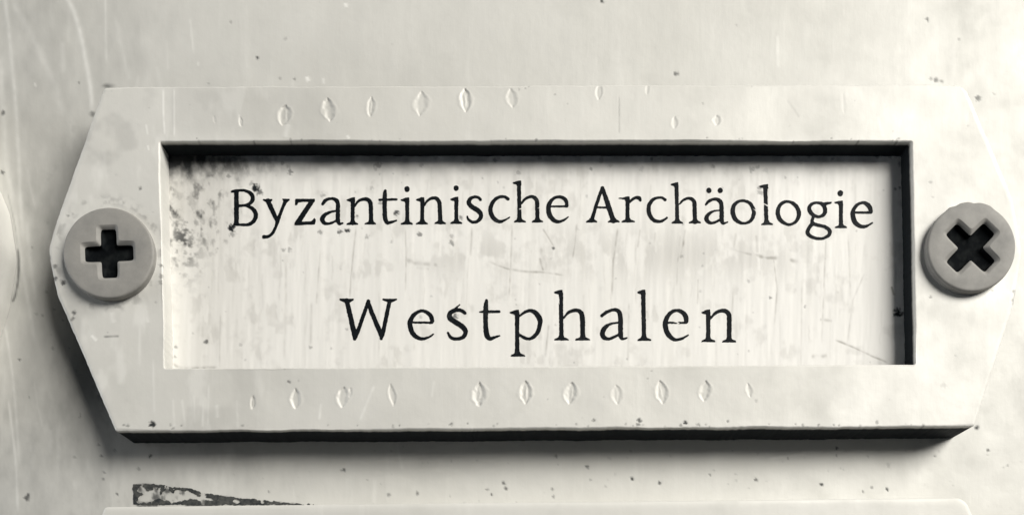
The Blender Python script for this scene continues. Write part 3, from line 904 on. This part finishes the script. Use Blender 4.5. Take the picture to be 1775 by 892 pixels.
# ------------------------------------------------------------------ tarry residue on the panel under the plate
us_ = np.arange(222, 545, 1.0)
vs_ = np.arange(828, 882, 1.0)
gx, gy = np.meshgrid(us_, vs_)
topv = np.interp(gx, [222, 231, 250, 266, 300, 332, 352, 400, 440, 480, 532], [840, 839, 837, 838, 843, 846, 854, 860, 864, 869, 873])
botv = np.full_like(gx, 874.5)
band = np.maximum(np.maximum(topv - gy, gy - botv), 230.5 - gx)
edge = np.minimum(np.minimum(np.abs(gy - topv - 2), np.abs(gx - 233.5) - 1.5), np.abs(gy - 872.5) + 1.0)
nz = fbm(gx, gy, 11, 91, 4)
body = (edge - 4.2) * 0.075 - (nz - 0.43) * 1.9
gap = 0.6 - np.hypot((gx - 352) / 7, (gy - 864) / 22)
Fr = np.maximum(np.maximum(band + (fbm(gx, gy, 5, 93, 3) - 0.45) * 5.0, body * 7), gap * 4)
tar = link('tape_residue', contour_mesh('tape_residue', us_[0], vs_[0], 1.0, Fr, lambda a_, b_: 0 * a_ + (fbm(a_, b_, 420, 2, 3) - 0.5) * 0.10, 0.03), None, M_TAR)
tag(tar, 'flaking black wedge of old tape residue on the panel just below the nameplate', 'residue')

# ------------------------------------------------------------------ screws
def screw(cu, cv, r_px, rot_deg, arm, half, label, group, burr=False, seed=0, top=0.60, flare=(6, 0)):
    zt = HP + top
    loc = W(cu, cv, zt)
    root = empty('screw', (loc[0], -HP * MM, loc[2]))
    tag(root, label, 'screw', group)
    k = SC * (D - zt) / D
    n = 360
    th = np.linspace(0, 2 * math.pi, n, endpoint=False)
    rot = math.radians(rot_deg)

    def cross(a_, w_):
        c, s_ = np.abs(np.cos(th - rot)), np.abs(np.sin(th - rot))
        r1 = 1 / ((c / a_) ** 10 + (s_ / w_) ** 10) ** 0.1
        r2 = 1 / ((s_ / a_) ** 10 + (c / w_) ** 10) ** 0.1
        p = 9.0
        return (r1 ** p + r2 ** p) ** (1 / p)
    dx = r_px
    wob = 1 + 0.012 * (fbm(np.cos(th) * 3 + 5, np.sin(th) * 3 + 5, 1.0, 100 + seed, 3) - 0.5)
    if burr:
        ang = (th + math.pi) % (2 * math.pi) - math.pi
        wob = wob + 0.035 * np.exp(-((ang - math.radians(72)) / 0.20) ** 4) + 0.030 * np.exp(-((ang - math.radians(98)) / 0.16) ** 4) \
            + 0.02 * np.exp(-((ang - math.radians(118)) / 0.08) ** 2)
    prof = []
    edge_c = cross(arm + 5.5, half + 5.5)
    inner_c = cross(arm, half)
    # (radius array px, height mm)
    prof.append((inner_c, zt - 0.20))
    prof.append((inner_c * 0.5 + edge_c * 0.5, zt - 0.075))
    prof.append((edge_c, zt - 0.012))
    prof.append((edge_c + 0.6, zt))
    prof.append((edge_c + 1.6, zt))
    for t in np.linspace(0.06, 1, 14):
        rr = (edge_c + 1.6) * (1 - t) + (r_px - 4.2) * wob * t
        prof.append((rr, zt + 0.012 * (1 - t) * t * 4 - 0.03 * t ** 3))
    for a_ in (20, 40, 60, 78, 90):
        w_ = math.radians(a_)
        prof.append(((r_px - 4 + 4 * math.sin(w_)) * wob, zt - 0.03 - 0.15 * (1 - math.cos(w_))))
    for z_ in np.linspace(zt - 0.20, HP - 0.05, 6):
        prof.append((r_px * wob * (1 - 0.02 * (zt - z_)), z_))
    prof = prof[::1]

    def build(name, pr, mat):
        X_a, Y_a, Z_a = [], [], []
        for rr, z_ in pr:
            rr = rr * np.ones(n)
            xx, yy = rr * np.cos(th), rr * np.sin(th)
            X_a.append(xx * k * MM)
            Z_a.append(yy * k * MM)
            nzz = (fbm(xx + 300 * seed, yy + 90, 22, 110 + seed, 3) - 0.5) * 0.010 if z_ > zt - 0.03 else 0 * xx
            Y_a.append(-(z_ - HP + nzz) * MM)
        X_a, Y_a, Z_a = np.array(X_a)[:, ::-1], np.array(Y_a)[:, ::-1], np.array(Z_a)[:, ::-1]
        o = link(name, grid_mesh(name, X_a, Y_a, Z_a, {}, wrap=True), root, mat)
        return o
    build('screw_head', prof, M_SCREW)
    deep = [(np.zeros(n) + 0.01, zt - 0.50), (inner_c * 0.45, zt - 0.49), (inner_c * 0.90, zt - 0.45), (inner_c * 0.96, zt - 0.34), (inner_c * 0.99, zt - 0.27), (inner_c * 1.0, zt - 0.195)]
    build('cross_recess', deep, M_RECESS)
    return root


GS = 'cross-head screws holding the nameplate'
screw(187, 437, 79, 2, 42, 13.5, 'grey cross-head screw with its slot upright, in the left end of the nameplate', GS, seed=1)
screw(1685, 427, 77, 46, 47, 14.5, 'grey cross-head screw turned to an X, in the right end of the nameplate', GS, True, 2)
screw(-118, 420, 76, 20, 42, 13.5, 'screw in the tip of the neighbouring holder, just left of the picture', GS, seed=3)
